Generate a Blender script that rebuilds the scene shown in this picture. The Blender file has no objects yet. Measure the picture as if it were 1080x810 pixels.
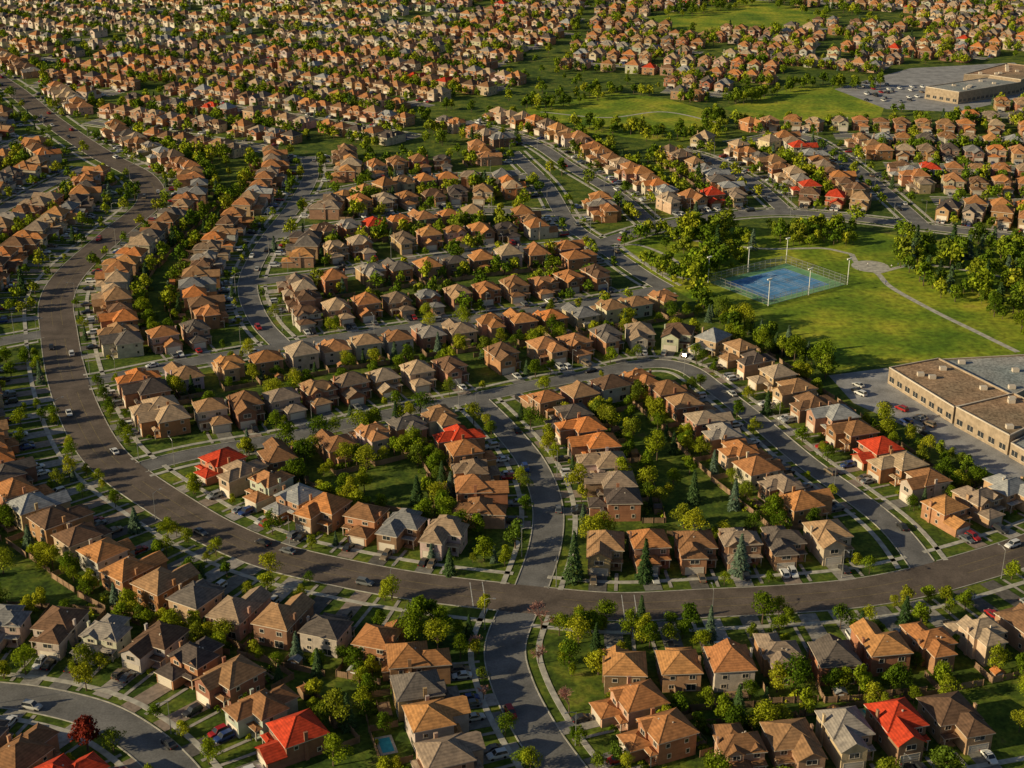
import bpy, math, random, time
from mathutils import Vector, Matrix
T0=time.time()
random.seed(11)
R=random.Random(5)
sc=bpy.context.scene
COL=sc.collection
# ------------------------------------------------------------------ survey
FL=1500.0; TH=math.radians(22.9); H=190.0
def G(u,v):
    dx=(u-540)/FL; dy=(v-405)/FL
    z=-math.sin(TH)-dy*math.cos(TH); y=math.cos(TH)-dy*math.sin(TH)
    t=H/(-z)
    return (dx*t,y*t)
def toimg(x,y):
    f=(y*math.cos(TH)+H*math.sin(TH)); up=(y*math.sin(TH)-H*math.cos(TH))
    return (540+FL*x/f,405-FL*up/f)
# ------------------------------------------------------------------ materials
def newmat(name):
    m=bpy.data.materials.new(name); m.use_nodes=True
    nt=m.node_tree; b=nt.nodes['Principled BSDF']
    b.inputs['Roughness'].default_value=0.85
    b.inputs['Specular IOR Level'].default_value=0.2
    return m,nt,b
def N(nt,t,**k):
    n=nt.nodes.new(t)
    for a,v in k.items(): setattr(n,a,v)
    return n
def noise(nt,scale,detail=4,src='Object',rough=.6):
    tc=N(nt,'ShaderNodeTexCoord'); n=N(nt,'ShaderNodeTexNoise')
    n.inputs['Scale'].default_value=scale; n.inputs['Detail'].default_value=detail
    n.inputs['Roughness'].default_value=rough
    if src=='World':
        g=N(nt,'ShaderNodeNewGeometry'); nt.links.new(g.outputs['Position'],n.inputs['Vector'])
    else: nt.links.new(tc.outputs[src],n.inputs['Vector'])
    return n.outputs['Fac']
def ramp(nt,fac,stops,interp='LINEAR'):
    r=N(nt,'ShaderNodeValToRGB'); r.color_ramp.interpolation=interp
    e=r.color_ramp.elements
    while len(e)<len(stops): e.new(0.5)
    for i,(p,c) in enumerate(stops):
        e[i].position=p; e[i].color=(c[0],c[1],c[2],1)
    nt.links.new(fac,r.inputs['Fac']); return r.outputs['Color']
def mul(nt,a,b,fac=1.0,mode='MULTIPLY'):
    m=N(nt,'ShaderNodeMix',data_type='RGBA',blend_type=mode)
    m.inputs[0].default_value=fac
    for s,x in ((6,a),(7,b)):
        if isinstance(x,tuple): m.inputs[s].default_value=(x[0],x[1],x[2],1)
        else: nt.links.new(x,m.inputs[s])
    return m.outputs[2]
def simple(name,col,rough=.8,var=.25,scale=2.0,src='World',metal=0):
    m,nt,b=newmat(name)
    f=noise(nt,scale,1,src=src)
    c=ramp(nt,f,[(.3,tuple(x*(1-var) for x in col)),(.7,tuple(min(1,x*(1+var)) for x in col))])
    nt.links.new(c,b.inputs['Base Color']); b.inputs['Roughness'].default_value=rough
    b.inputs['Metallic'].default_value=metal
    return m
def ground_mat(name,stops,scales=(.012,.09,.9)):
    m,nt,b=newmat(name)
    c=ramp(nt,noise(nt,scales[1],4,'World'),stops)
    v=ramp(nt,noise(nt,scales[2],2,'World'),[(.3,(.55,.55,.55)),(.7,(1.35,1.35,1.35))])
    w=ramp(nt,noise(nt,scales[0],2,'World'),[(.35,(.7,.78,.75)),(.65,(1.3,1.15,1.0))])
    c=mul(nt,mul(nt,c,v),w)
    nt.links.new(c,b.inputs['Base Color']); b.inputs['Roughness'].default_value=.95
    return m
M={}
M['ground']=ground_mat('grass_ground',[(.3,(.032,.06,.01)),(.48,(.075,.125,.015)),(.62,(.15,.19,.025)),(.76,(.18,.15,.06))],(.03,.16,.9))
M['lawn']=ground_mat('park_grass',[(.25,(.10,.19,.012)),(.45,(.18,.27,.018)),(.62,(.30,.34,.03)),(.78,(.36,.29,.08))],(.02,.04,.4))
def asphalt(name,col):
    m,nt,b=newmat(name)
    c=ramp(nt,noise(nt,.15,4,'World'),[(.3,tuple(x*.68 for x in col)),(.7,tuple(x*1.3 for x in col))])
    c2=ramp(nt,noise(nt,2.0,2,'World'),[(.3,(.8,.8,.8)),(.7,(1.15,1.15,1.15))])
    nt.links.new(mul(nt,c,c2),b.inputs['Base Color']); b.inputs['Roughness'].default_value=.8
    return m
M['road']=asphalt('asphalt',(.175,.172,.17)); M['mainroad']=asphalt('asphalt_worn',(.135,.108,.09))
M['lot']=asphalt('asphalt_lot',(.31,.31,.32))
M['conc']=simple('concrete',(.44,.42,.37),.9,.25,.5)
M['paint']=simple('road_paint_white',(.5,.5,.48),.7,.3,2)
M['yellow']=simple('road_paint_yellow',(.24,.19,.09),.7,.4,.6)
m,nt,b=newmat('driveway_surface')
a=N(nt,'ShaderNodeVertexColor',layer_name='tone')
nt.links.new(mul(nt,a.outputs['Color'],ramp(nt,noise(nt,.8,2,'World'),[(.3,(.7,.7,.7)),(.7,(1.2,1.2,1.2))])),b.inputs['Base Color']); M['drive']=m
m,nt,b=newmat('roof_shingles')
oi=N(nt,'ShaderNodeObjectInfo')
cols=[(.42,.19,.08),(.29,.145,.07),(.50,.23,.09),(.19,.11,.07),(.40,.26,.155),(.36,.17,.07),(.52,.22,.08),(.24,.17,.12),(.43,.21,.10),(.15,.09,.06),(.44,.33,.22),(.50,.25,.10),(.10,.08,.075),(.42,.185,.075),(.33,.19,.10),(.46,.33,.22),(.22,.22,.23),(.39,.18,.08),(.21,.12,.07),(.37,.22,.12),(.48,.235,.11),(.16,.14,.13),(.40,.31,.23),(.30,.27,.25),(.27,.14,.07),(.33,.24,.17),(.13,.11,.10),(.46,.20,.085),(.30,.23,.18),(.56,.21,.07),(.32,.33,.35),(.55,.06,.025)]
pos=[i/31*.975 for i in range(31)]+[.975]
c=ramp(nt,oi.outputs['Random'],list(zip(pos,cols)),'CONSTANT')
wv=N(nt,'ShaderNodeTexWave',wave_type='BANDS',bands_direction='Z'); wv.inputs['Scale'].default_value=.9; wv.inputs['Distortion'].default_value=1.5; wv.inputs['Detail'].default_value=1
tc=N(nt,'ShaderNodeTexCoord'); nt.links.new(tc.outputs['Object'],wv.inputs['Vector'])
sb=ramp(nt,wv.outputs['Fac'],[(0,(.84,.84,.84)),(1,(1.08,1.08,1.08))])
nz=ramp(nt,noise(nt,.8,3,'World'),[(.3,(.66,.66,.66)),(.7,(1.28,1.25,1.18))])
nt.links.new(mul(nt,mul(nt,c,sb),nz),b.inputs['Base Color']); b.inputs['Roughness'].default_value=.9; M['roof']=m
m,nt,b=newmat('brick_wall')
oi=N(nt,'ShaderNodeObjectInfo'); tc=N(nt,'ShaderNodeTexCoord')
br=N(nt,'ShaderNodeTexBrick'); br.inputs['Scale'].default_value=4; br.inputs['Color1'].default_value=(1.1,1.05,1,1); br.inputs['Color2'].default_value=(.78,.75,.72,1); br.inputs['Mortar'].default_value=(1.1,1.1,1.1,1); br.inputs['Mortar Size'].default_value=.012
mp=N(nt,'ShaderNodeMapping'); mp.inputs['Rotation'].default_value=(math.pi/2,0,0.6)
nt.links.new(tc.outputs['Object'],mp.inputs['Vector']); nt.links.new(mp.outputs['Vector'],br.inputs['Vector'])
nz=ramp(nt,noise(nt,.5,2,'World'),[(.3,(.8,.8,.8)),(.7,(1.15,1.15,1.15))])
nt.links.new(mul(nt,mul(nt,oi.outputs['Color'],br.outputs['Color'],.8),nz),b.inputs['Base Color']); M['wall']=m
M['trim']=simple('painted_trim',(.62,.54,.45),.6,.15,.1)
M['gdoor']=simple('garage_door_paint',(.62,.56,.48),.6,.35,.08)
M['door']=simple('door_paint',(.12,.06,.035),.5,.5,.1)
m,nt,b=newmat('window_glass'); b.inputs['Base Color'].default_value=(.03,.035,.04,1); b.inputs['Roughness'].default_value=.12; b.inputs['Specular IOR Level'].default_value=.8; M['glass']=m
def leafmat(name,stops,trans=True):
    m,nt,b=newmat(name)
    oi=N(nt,'ShaderNodeObjectInfo'); c=ramp(nt,oi.outputs['Random'],stops)
    a=N(nt,'ShaderNodeVertexColor',layer_name='tone'); c=mul(nt,c,a.outputs['Color'])
    df=N(nt,'ShaderNodeBsdfDiffuse'); nt.links.new(c,df.inputs['Color']); nt.nodes.remove(b)
    if not trans:
        nt.links.new(df.outputs[0],nt.nodes['Material Output'].inputs['Surface']); return m
    tr=N(nt,'ShaderNodeBsdfTranslucent'); nt.links.new(mul(nt,c,(1.3,1.25,.5)),tr.inputs['Color'])
    mx=N(nt,'ShaderNodeMixShader'); mx.inputs[0].default_value=.28
    nt.links.new(df.outputs[0],mx.inputs[1]); nt.links.new(tr.outputs[0],mx.inputs[2]); nt.links.new(mx.outputs[0],nt.nodes['Material Output'].inputs['Surface'])
    return m
LS=[(0,(.08,.14,.012)),(.3,(.14,.21,.014)),(.55,(.24,.30,.018)),(.8,(.36,.37,.025)),(1,(.10,.16,.02))]
M['leaf']=leafmat('leaves',LS); M['leaf2']=leafmat('leaves_simple',LS,False)
M['needle']=leafmat('needles',[(0,(.04,.08,.025)),(.5,(.07,.12,.04)),(1,(.13,.19,.13))],False)
M['dark']=leafmat('park_leaves',[(0,(.07,.12,.012)),(.6,(.14,.2,.016)),(1,(.25,.29,.02))],False)
M['redleaf']=leafmat('red_leaves',[(0,(.12,.02,.015)),(1,(.18,.03,.02))])
M['bud']=leafmat('bud_twigs',[(0,(.40,.22,.18)),(1,(.5,.27,.22))],False)
M['bark']=simple('bark',(.12,.085,.06),.95,.3,3)
M['wood']=simple('fence_wood',(.28,.185,.12),.9,.4,.3)
M['metal']=simple('galvanised_metal',(.45,.45,.45),.4,.1,1,metal=.6)
M['white']=simple('white_paint',(.78,.78,.76),.5,.06,1)
m,nt,b=newmat('car_paint'); oi=N(nt,'ShaderNodeObjectInfo'); nt.links.new(oi.outputs['Color'],b.inputs['Base Color']); b.inputs['Roughness'].default_value=.3; b.inputs['Coat Weight'].default_value=.5; M['car']=m
M['tyre']=simple('tyre_rubber',(.02,.02,.02),.9,.2,3)
M['net']=simple('net_cord',(.3,.3,.3),.9,.2,3)
M['lampg']=simple('lamp_lens',(.6,.6,.55),.3,.1,3)
M['tail']=simple('tail_lamp',(.4,.02,.02),.3,.1,3)
M['court']=simple('court_blue',(.10,.27,.52),.8,.2,.3)
M['court2']=simple('court_green',(.17,.36,.17),.8,.15,.3)
M['flat']=ground_mat('flat_roof_gravel',[(.3,(.28,.19,.13)),(.6,(.38,.27,.19)),(.8,(.44,.33,.24))],(.03,.15,1.2))
M['flat2']=ground_mat('flat_roof_grey',[(.3,(.28,.29,.31)),(.6,(.38,.39,.41)),(.8,(.45,.45,.45))],(.03,.15,1.2))
M['sbrick']=simple('school_brick',(.36,.28,.2),.9,.2,.6)
M['pool']=simple('pool_water',(.05,.35,.45),.1,.1,1)
# ------------------------------------------------------------------ mesh helpers
class P:
    def __init__(s): s.v=[];s.f=[];s.t=[]
    def poly(s,pts,t=None):
        n=len(s.v); s.v+= [tuple(p) for p in pts]; s.f.append(tuple(range(n,n+len(pts)))); s.t.append(t)
    def box(s,x0,x1,y0,y1,z0,z1,t=None):
        n=len(s.v)
        if x0>x1:x0,x1=x1,x0
        s.v+=[(x0,y0,z0),(x1,y0,z0),(x1,y1,z0),(x0,y1,z0),(x0,y0,z1),(x1,y0,z1),(x1,y1,z1),(x0,y1,z1)]
        for q in ((0,3,2,1),(4,5,6,7),(0,1,5,4),(1,2,6,5),(2,3,7,6),(3,0,4,7)):
            s.f.append(tuple(n+i for i in q)); s.t.append(t)
    def cyl(s,a,b,r0,r1,n=6,cap=True):
        a=Vector(a);b=Vector(b);d=(b-a).normalized()
        u=d.orthogonal().normalized();w=d.cross(u); k=len(s.v)
        for c,r in ((a,r0),(b,r1)):
            for i in range(n):
                an=2*math.pi*i/n; s.v.append(tuple(c+u*math.cos(an)*r+w*math.sin(an)*r))
        for i in range(n):
            j=(i+1)%n; s.f.append((k+i,k+j,k+n+j,k+n+i)); s.t.append(None)
        if cap:
            s.f.append(tuple(k+n+i for i in range(n))); s.t.append(None)
            s.f.append(tuple(k+n-1-i for i in range(n))); s.t.append(None)
def mkmesh(name,parts,tone=False):
    v=[];f=[];mi=[];tn=[];mats=[]
    for p,m in parts:
        if not p.f: continue
        if m not in mats: mats.append(m)
        k=len(v); v+=p.v
        for q,t in zip(p.f,p.t):
            f.append(tuple(i+k for i in q)); mi.append(mats.index(m)); tn.append(t if t is not None else (1,1,1))
    me=bpy.data.meshes.new(name); me.from_pydata(v,[],f)
    for m in mats: me.materials.append(m)
    me.polygons.foreach_set('material_index',mi)
    if tone:
        a=me.color_attributes.new('tone','FLOAT_COLOR','CORNER'); arr=[]
        for q,t in zip(f,tn):
            arr+= [t[0],t[1],t[2],1.0]*len(q)
        a.data.foreach_set('color',arr)
    me.update(); return me
def obj(name,me,loc=(0,0,0),rot=0,scale=None,parent=None,color=None):
    o=bpy.data.objects.new(name,me); o.location=loc
    o.rotation_euler=(0,0,rot)
    if scale is not None: o.scale=scale if hasattr(scale,'__len__') else (scale,)*3
    if parent: o.parent=parent
    if color: o.color=(color[0],color[1],color[2],1)
    COL.objects.link(o); return o
# ------------------------------------------------------------------ roads
def smooth(pts,step=3.0):
    pts=[Vector(p) for p in pts]; P_=[pts[0]*2-pts[1]]+pts+[pts[-1]*2-pts[-2]]
    out=[]
    for i in range(1,len(P_)-2):
        a,b_,c,d=P_[i-1:i+3]
        for k in range(20):
            t=k/20
            out.append(.5*((2*b_)+(-a+c)*t+(2*a-5*b_+4*c-d)*t*t+(-a+3*b_-3*c+d)*t**3))
    out.append(pts[-1])
    res=[out[0]];acc=0
    for i in range(1,len(out)):
        seg=out[i]-out[i-1]; L=seg.length
        if L<1e-6: continue
        pos=0
        while acc+L-pos>=step:
            pos+=step-acc; acc=0; res.append(out[i-1]+seg*(pos/L))
        acc+=L-pos
    if (res[-1]-out[-1]).length>.8: res.append(out[-1])
    return res
def normals(p):
    n=[]
    for i in range(len(p)):
        d=(p[min(i+1,len(p)-1)]-p[max(i-1,0)]).normalized(); n.append(Vector((-d.y,d.x)))
    return n
ROADS=[]
GR={}
def addroad(pts,w,offL=19,offR=19,kind='road',px=True,lot=11.3,detail=True):
    p=smooth([G(*q) for q in pts]) if px else pts
    r=dict(p=p,n=normals(p),hw=w/2,L=offL,R=offR,kind=kind,id=len(ROADS),lot=lot,detail=detail)
    ROADS.append(r)
    for q in p: GR.setdefault((int(q.x//25),int(q.y//25)),[]).append((q.x,q.y,w/2,r['id']))
    return r
def roaddist(x,y,skip=-1):
    best=1e9; cx,cy=int(x//25),int(y//25)
    for i in (-1,0,1):
        for j in (-1,0,1):
            for (a,b_,h,k) in GR.get((cx+i,cy+j),()):
                if k!=skip:
                    d=math.hypot(a-x,b_-y)-h
                    if d<best: best=d
    return best
def inpoly(x,y,poly):
    c=False;j=len(poly)-1
    for i in range(len(poly)):
        xi,yi=poly[i];xj,yj=poly[j]
        if (yi>y)!=(yj>y) and x<(xj-xi)*(y-yi)/(yj-yi)+xi: c=not c
        j=i
    return c
def PX(l): return [G(*q) for q in l]
PARK1=PX([(612,262),(690,246),(760,240),(850,238),(930,245),(1000,255),(1100,265),(1100,372),(1040,380),(935,385),(885,392),(835,372),(790,350),(745,328),(705,302),(650,268)])
PARK2=PX([(552,114),(640,96),(700,103),(765,121),(768,146),(700,150),(620,140),(562,130)])
PARK3=PX([(762,114),(850,88),(940,93),(930,124),(850,128),(785,126)])
PARK4=PX([(680,18),(800,0),(890,18),(815,34),(720,34)])
LOT1=PX([(872,394),(935,387),(1100,372),(1100,520),(1040,500),(960,455),(900,425)])
LOT2=PX([(880,94),(960,72),(1070,66),(1120,95),(1010,120),(935,116)])
EXCL=[PARK1,PARK2,PARK3,PARK4,LOT1,LOT2]
MAIN=[(-90,35),(0,85),(55,128),(105,162),(150,187),(158,213),(122,245),(78,285),(60,315),(62,350),(70,395),(86,440),(108,478),(138,505),(175,530),(225,560),(290,587),(370,606),(450,620),(555,632),(650,640),(750,636),(830,632),(900,626),(960,616),(1020,600),(1090,578),(1160,550)]
addroad(MAIN,13.0,21.5,30,'main')
addroad([(128,499),(200,480),(290,464),(350,451),(430,433),(500,420),(560,407),(620,396),(680,384),(722,388),(755,410),(800,445),(850,487),(900,523),(945,560),(985,612)],7.4)
addroad([(72,406),(110,400),(190,384),(300,365),(400,350),(480,339),(560,329),(640,316),(702,304)],7.4,18,18.5)
addroad([(500,420),(530,450),(560,487),(577,530),(575,575),(556,632)],8.4)
addroad([(551,633),(533,680),(540,720),(565,770),(600,820),(640,870)],9.5,21,21)
addroad([(-90,728),(0,733),(60,742),(110,757),(155,785),(190,820),(215,860)],9,23,20)
addroad([(640,880),(800,868),(950,850),(1110,822)],8.5)
addroad([(62,350),(20,357),(-90,378)],8)
addroad([(298,365),(275,340),(262,310),(265,285),(285,250),(312,215),(328,185),(325,165)],7.6)
addroad([(540,160),(575,195),(600,235),(632,258),(675,288),(702,304)],8)
addroad([(264,298),(330,291),(400,281),(500,268),(600,259),(632,256)],7.6,18,18)
addroad([(285,250),(340,241),(420,230),(500,222),(597,226)],7.6,18,18)
addroad([(312,212),(400,194),(480,186),(572,187)],7.6,18,18)
addroad([(632,258),(690,240),(760,228),(830,224),(900,230),(1000,242),(1110,254)],9)
addroad([(690,240),(650,205),(600,175),(560,150),(490,128)],8)
addroad([(830,224),(790,190),(740,165),(700,158)],8)
addroad([(975,240),(930,200),(885,165),(840,143),(770,152)],8)
m0=ROADS[0]; cr=[]
for q,n in zip(m0['p'],m0['n']):
    u,v=toimg(q.x,q.y)
    if u<330 and v>372:
        w_=q-n*80
        if roaddist(w_.x,w_.y)>30: cr.append(w_)
    if u>330 and v>372: break
if len(cr)>6: addroad(smooth(cr[::4]),8.5,px=False)
NEXP=len(ROADS)
def fill(polypx,d0,d1,period=67,phase=0,wob=9):
    poly=PX(polypx); a=Vector(G(*d0)); d=(Vector(G(*d1))-a).normalized(); n=Vector((-d.y,d.x))
    ks=[(Vector(q)-a).dot(n) for q in poly]; ss=[(Vector(q)-a).dot(d) for q in poly]
    k=math.ceil((min(ks)-phase)/period)
    while k*period+phase<max(ks):
        run=[];s=min(ss)
        cut=R.uniform(250,420)+min(ss)
        while s<max(ss)+3:
            q=a+d*s+n*(k*period+phase+wob*math.sin(s/95+k*.15)+20*math.sin(s/310+k*.05))
            ok=inpoly(q.x,q.y,poly) and not any(inpoly(q.x,q.y,e) for e in EXCL) and roaddist(q.x,q.y)>9
            if s>cut and s<cut+26: ok=False
            if s>=cut+26: cut+=R.uniform(220,400)
            if ok: run.append(q)
            if (not ok or s+3>=max(ss)+3) and run:
                if len(run)>14: addroad(run,7.6,px=False,detail=False)
                run=[]
            s+=3
        k+=1
fill([(-90,110),(0,112),(60,155),(115,190),(95,235),(50,270),(34,310),(36,335),(-90,348)],(-20,260),(80,215),phase=20)
fill([(-90,-34),(-90,18),(0,66),(60,110),(130,152),(200,180),(310,162),(420,178),(530,160),(480,130),(545,125),(550,100),(600,60),(640,-34)],(200,80),(330,101),72)
fill([(640,-34),(612,60),(560,100),(640,90),(700,98),(760,102),(850,83),(890,83),(960,66),(1100,60),(1180,95),(1180,-34)],(650,50),(800,64),74)
fill([(935,124),(1000,122),(1160,102),(1160,235),(1000,225),(950,190),(890,150),(860,134)],(950,180),(1080,188),phase=10)
for r in ROADS:
    z=.094 if r['kind']=='main' else .012+.004*(r['id']%19)
    p=P(); n=len(r['p'])
    for q,nn in zip(r['p'],r['n']):
        a=q+nn*r['hw'];b_=q-nn*r['hw']; p.v+=[(a.x,a.y,z),(b_.x,b_.y,z)]
    for i in range(n-1): p.f.append((2*i+1,2*i+3,2*i+2,2*i)); p.t.append(None)
    r['z']=z
    obj('road',mkmesh('road',[(p,M['mainroad' if r['kind']=='main' else 'road'])]))
def strip(p,r,o0,o1,z,zb=0,side=1,clip=True,i0=0,i1=None):
    pts=r['p'];ns=r['n']
    for i in range(i0,(i1 or len(pts))-1):
        m=(pts[i]+pts[i+1])/2+ns[i]*side*(o0+o1)/2
        if clip and roaddist(m.x,m.y,r['id'])<.25: continue
        a=pts[i]+ns[i]*side*o0;b_=pts[i]+ns[i]*side*o1;c=pts[i+1]+ns[i+1]*side*o1;d=pts[i+1]+ns[i+1]*side*o0
        Q=[a,b_,c,d] if side<0 else [d,c,b_,a]
        p.poly([(q.x,q.y,z) for q in Q])
        if z-zb>.05:
            p.poly([(a.x,a.y,zb),(d.x,d.y,zb),(d.x,d.y,z),(a.x,a.y,z)]); p.poly([(b_.x,b_.y,zb),(c.x,c.y,zb),(c.x,c.y,z),(b_.x,b_.y,z)])
kb=P();sw=P()
for r in ROADS:
    for s in (1,-1):
        strip(kb,r,r['hw'],r['hw']+.28,.16,0,s)
        o=r['hw']+(4.6 if r['kind']=='main' else 2.6)
        if r['detail'] or r['p'][0].y<1000: strip(sw,r,o,o+1.4,.125,0,s)
obj('kerb',mkmesh('kerb',[(kb,M['conc'])])); obj('sidewalk',mkmesh('sidewalk',[(sw,M['conc'])]))
mk=P();my=P();mr=ROADS[0];L=len(mr['p'])
for i in range(0,L-1):
    q=mr['p'][i]
    if roaddist(q.x,q.y,0)<3: continue
    strip(my,mr,1.7,1.83,.102,.1,1,False,i,i+2); strip(my,mr,1.7,1.83,.102,.1,-1,False,i,i+2)
def stopline(u,v,ang,length):
    x,y=G(u,v);c=math.cos(ang);s=math.sin(ang)
    for o in (-1.6,1.6):
        mk.poly([(x+a*length/2*c-(b_*.1+o)*s,y+a*length/2*s+(b_*.1+o)*c,.1035) for a,b_ in((-1,-1),(1,-1),(1,1),(-1,1))])
stopline(664,641,math.pi/2,12); stopline(504,627,math.pi/2+.1,12)
obj('road_marking',mkmesh('road_marking',[(mk,M['paint']),(my,M['yellow'])]))
g=P(); S=9000
g.poly([(-S,-S,0),(S,-S,0),(S,S,0),(-S,S,0)])
obj('ground',mkmesh('ground',[(g,M['ground'])]))
for pl in (PARK1,PARK2,PARK3,PARK4):
    p=P(); q=[Vector((a,b_)) for a,b_ in pl]; c=sum(q,Vector((0,0)))/len(q)
    q=[c+(a-c)*.985 for a in q]; p.poly([(a.x,a.y,.008) for a in q][::-1])
    obj('park_lawn',mkmesh('park_lawn',[(p,M['lawn'])]))
for pl,zz in ((PX([(874,396),(935,388),(985,415),(1100,475),(1100,520),(1040,497),(960,452),(900,425)]),.012),(PX([(880,94),(960,72),(1070,66),(1115,95),(1010,118),(935,115)]),.012)):
    p=P(); p.poly([(a,b_,zz) for a,b_ in pl][::-1]); obj('parking_lot',mkmesh('parking_lot',[(p,M['lot'])]))
# ------------------------------------------------------------------ houses
def slab(p,pts,t):
    n=len(pts); a=[Vector(q) for q in pts]; p.poly(a); b_=[q-Vector((0,0,t)) for q in a]; p.poly(b_[::-1])
    for i in range(n):
        j=(i+1)%n; p.poly([a[i],b_[i],b_[j],a[j]])
def cap(p,a,b_):
    a=Vector(a);b_=Vector(b_); d=(b_-a); s=Vector((-d.y,d.x,0)).normalized()*.17; u=Vector((0,0,.07))
    p.poly([a-s-u*.3,b_-s-u*.3,b_+u,a+u]); p.poly([a+u,b_+u,b_+s-u*.3,a+s-u*.3])
def hip(p,x0,x1,y0,y1,z,pt,ov=.45,trim=None):
    x0-=ov;x1+=ov;y0-=ov;y1+=ov;w=x1-x0;d=y1-y0
    zb=z-.2
    if d>=w:
        h=w/2*pt; i=min(w/2,d/2-.25); A=((x0+x1)/2,y0+i,z+h);B=((x0+x1)/2,y1-i,z+h)
        p.poly([(x0,y0,z),(x1,y0,z),A]);p.poly([(x1,y1,z),(x0,y1,z),B])
        p.poly([(x1,y0,z),(x1,y1,z),B,A]);p.poly([(x0,y1,z),(x0,y0,z),A,B])
        C=[(x0,y0,z),(x1,y0,z)];D=[(x0,y1,z),(x1,y1,z)]
    else:
        h=d/2*pt; i=min(d/2,w/2-.25); A=(x0+i,(y0+y1)/2,z+h);B=(x1-i,(y0+y1)/2,z+h)
        p.poly([(x0,y1,z),(x0,y0,z),A]);p.poly([(x1,y0,z),(x1,y1,z),B])
        p.poly([(x0,y0,z),(x1,y0,z),B,A]);p.poly([(x1,y1,z),(x0,y1,z),A,B])
        C=[(x0,y0,z),(x0,y1,z)];D=[(x1,y0,z),(x1,y1,z)]
    for q in C: cap(p,q,A)
    for q in D: cap(p,q,B)
    cap(p,A,B)
    tr=trim
    tr.poly([(x0,y0,zb),(x0,y1,zb),(x1,y1,zb),(x1,y0,zb)])
    R4=[(x0,y0),(x1,y0),(x1,y1),(x0,y1)]
    for k in range(4):
        a=R4[k];b_=R4[(k+1)%4]; tr.poly([(a[0],a[1],zb),(b_[0],b_[1],zb),(b_[0],b_[1],z),(a[0],a[1],z)])
    return z+h
def gable(p,wl,x0,x1,y0,y1,z,pt,ov=.4):
    xm=(x0+x1)/2;h=(x1-x0)/2*pt; e=ov*pt
    slab(p,[(x0-ov,y0-ov,z-e+.15),(xm,y0-ov,z+h+.15),(xm,y1,z+h+.15),(x0-ov,y1,z-e+.15)][::-1],.18)
    slab(p,[(x1+ov,y0-ov,z-e+.15),(xm,y0-ov,z+h+.15),(xm,y1,z+h+.15),(x1+ov,y1,z-e+.15)],.18)
    wl.poly([(x0,y0,z),(x1,y0,z),(xm,y0,z+h)])
def window(gl,tr,cx,z0,w,h,pos,axis,sgn):
    def bx(P_,a0,a1,z0_,z1_,d0,d1):
        lo,hi=sorted((pos+sgn*d0,pos+sgn*d1))
        if axis=='y': P_.box(a0,a1,lo,hi,z0_,z1_)
        else: P_.box(lo,hi,a0,a1,z0_,z1_)
    a0=cx-w/2;a1=cx+w/2;z1=z0+h;f=.12
    bx(gl,a0+f,a1-f,z0+f,z1-f,-.02,.025)
    bx(tr,a0,a1,z0,z0+f,-.01,.09);bx(tr,a0,a1,z1-f,z1,-.01,.07)
    bx(tr,a0,a0+f,z0+f,z1-f,-.01,.06);bx(tr,a1-f,a1,z0+f,z1-f,-.01,.06)
    if w>1.3: bx(tr,cx-.04,cx+.04,z0+f,z1-f,-.01,.05)
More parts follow.
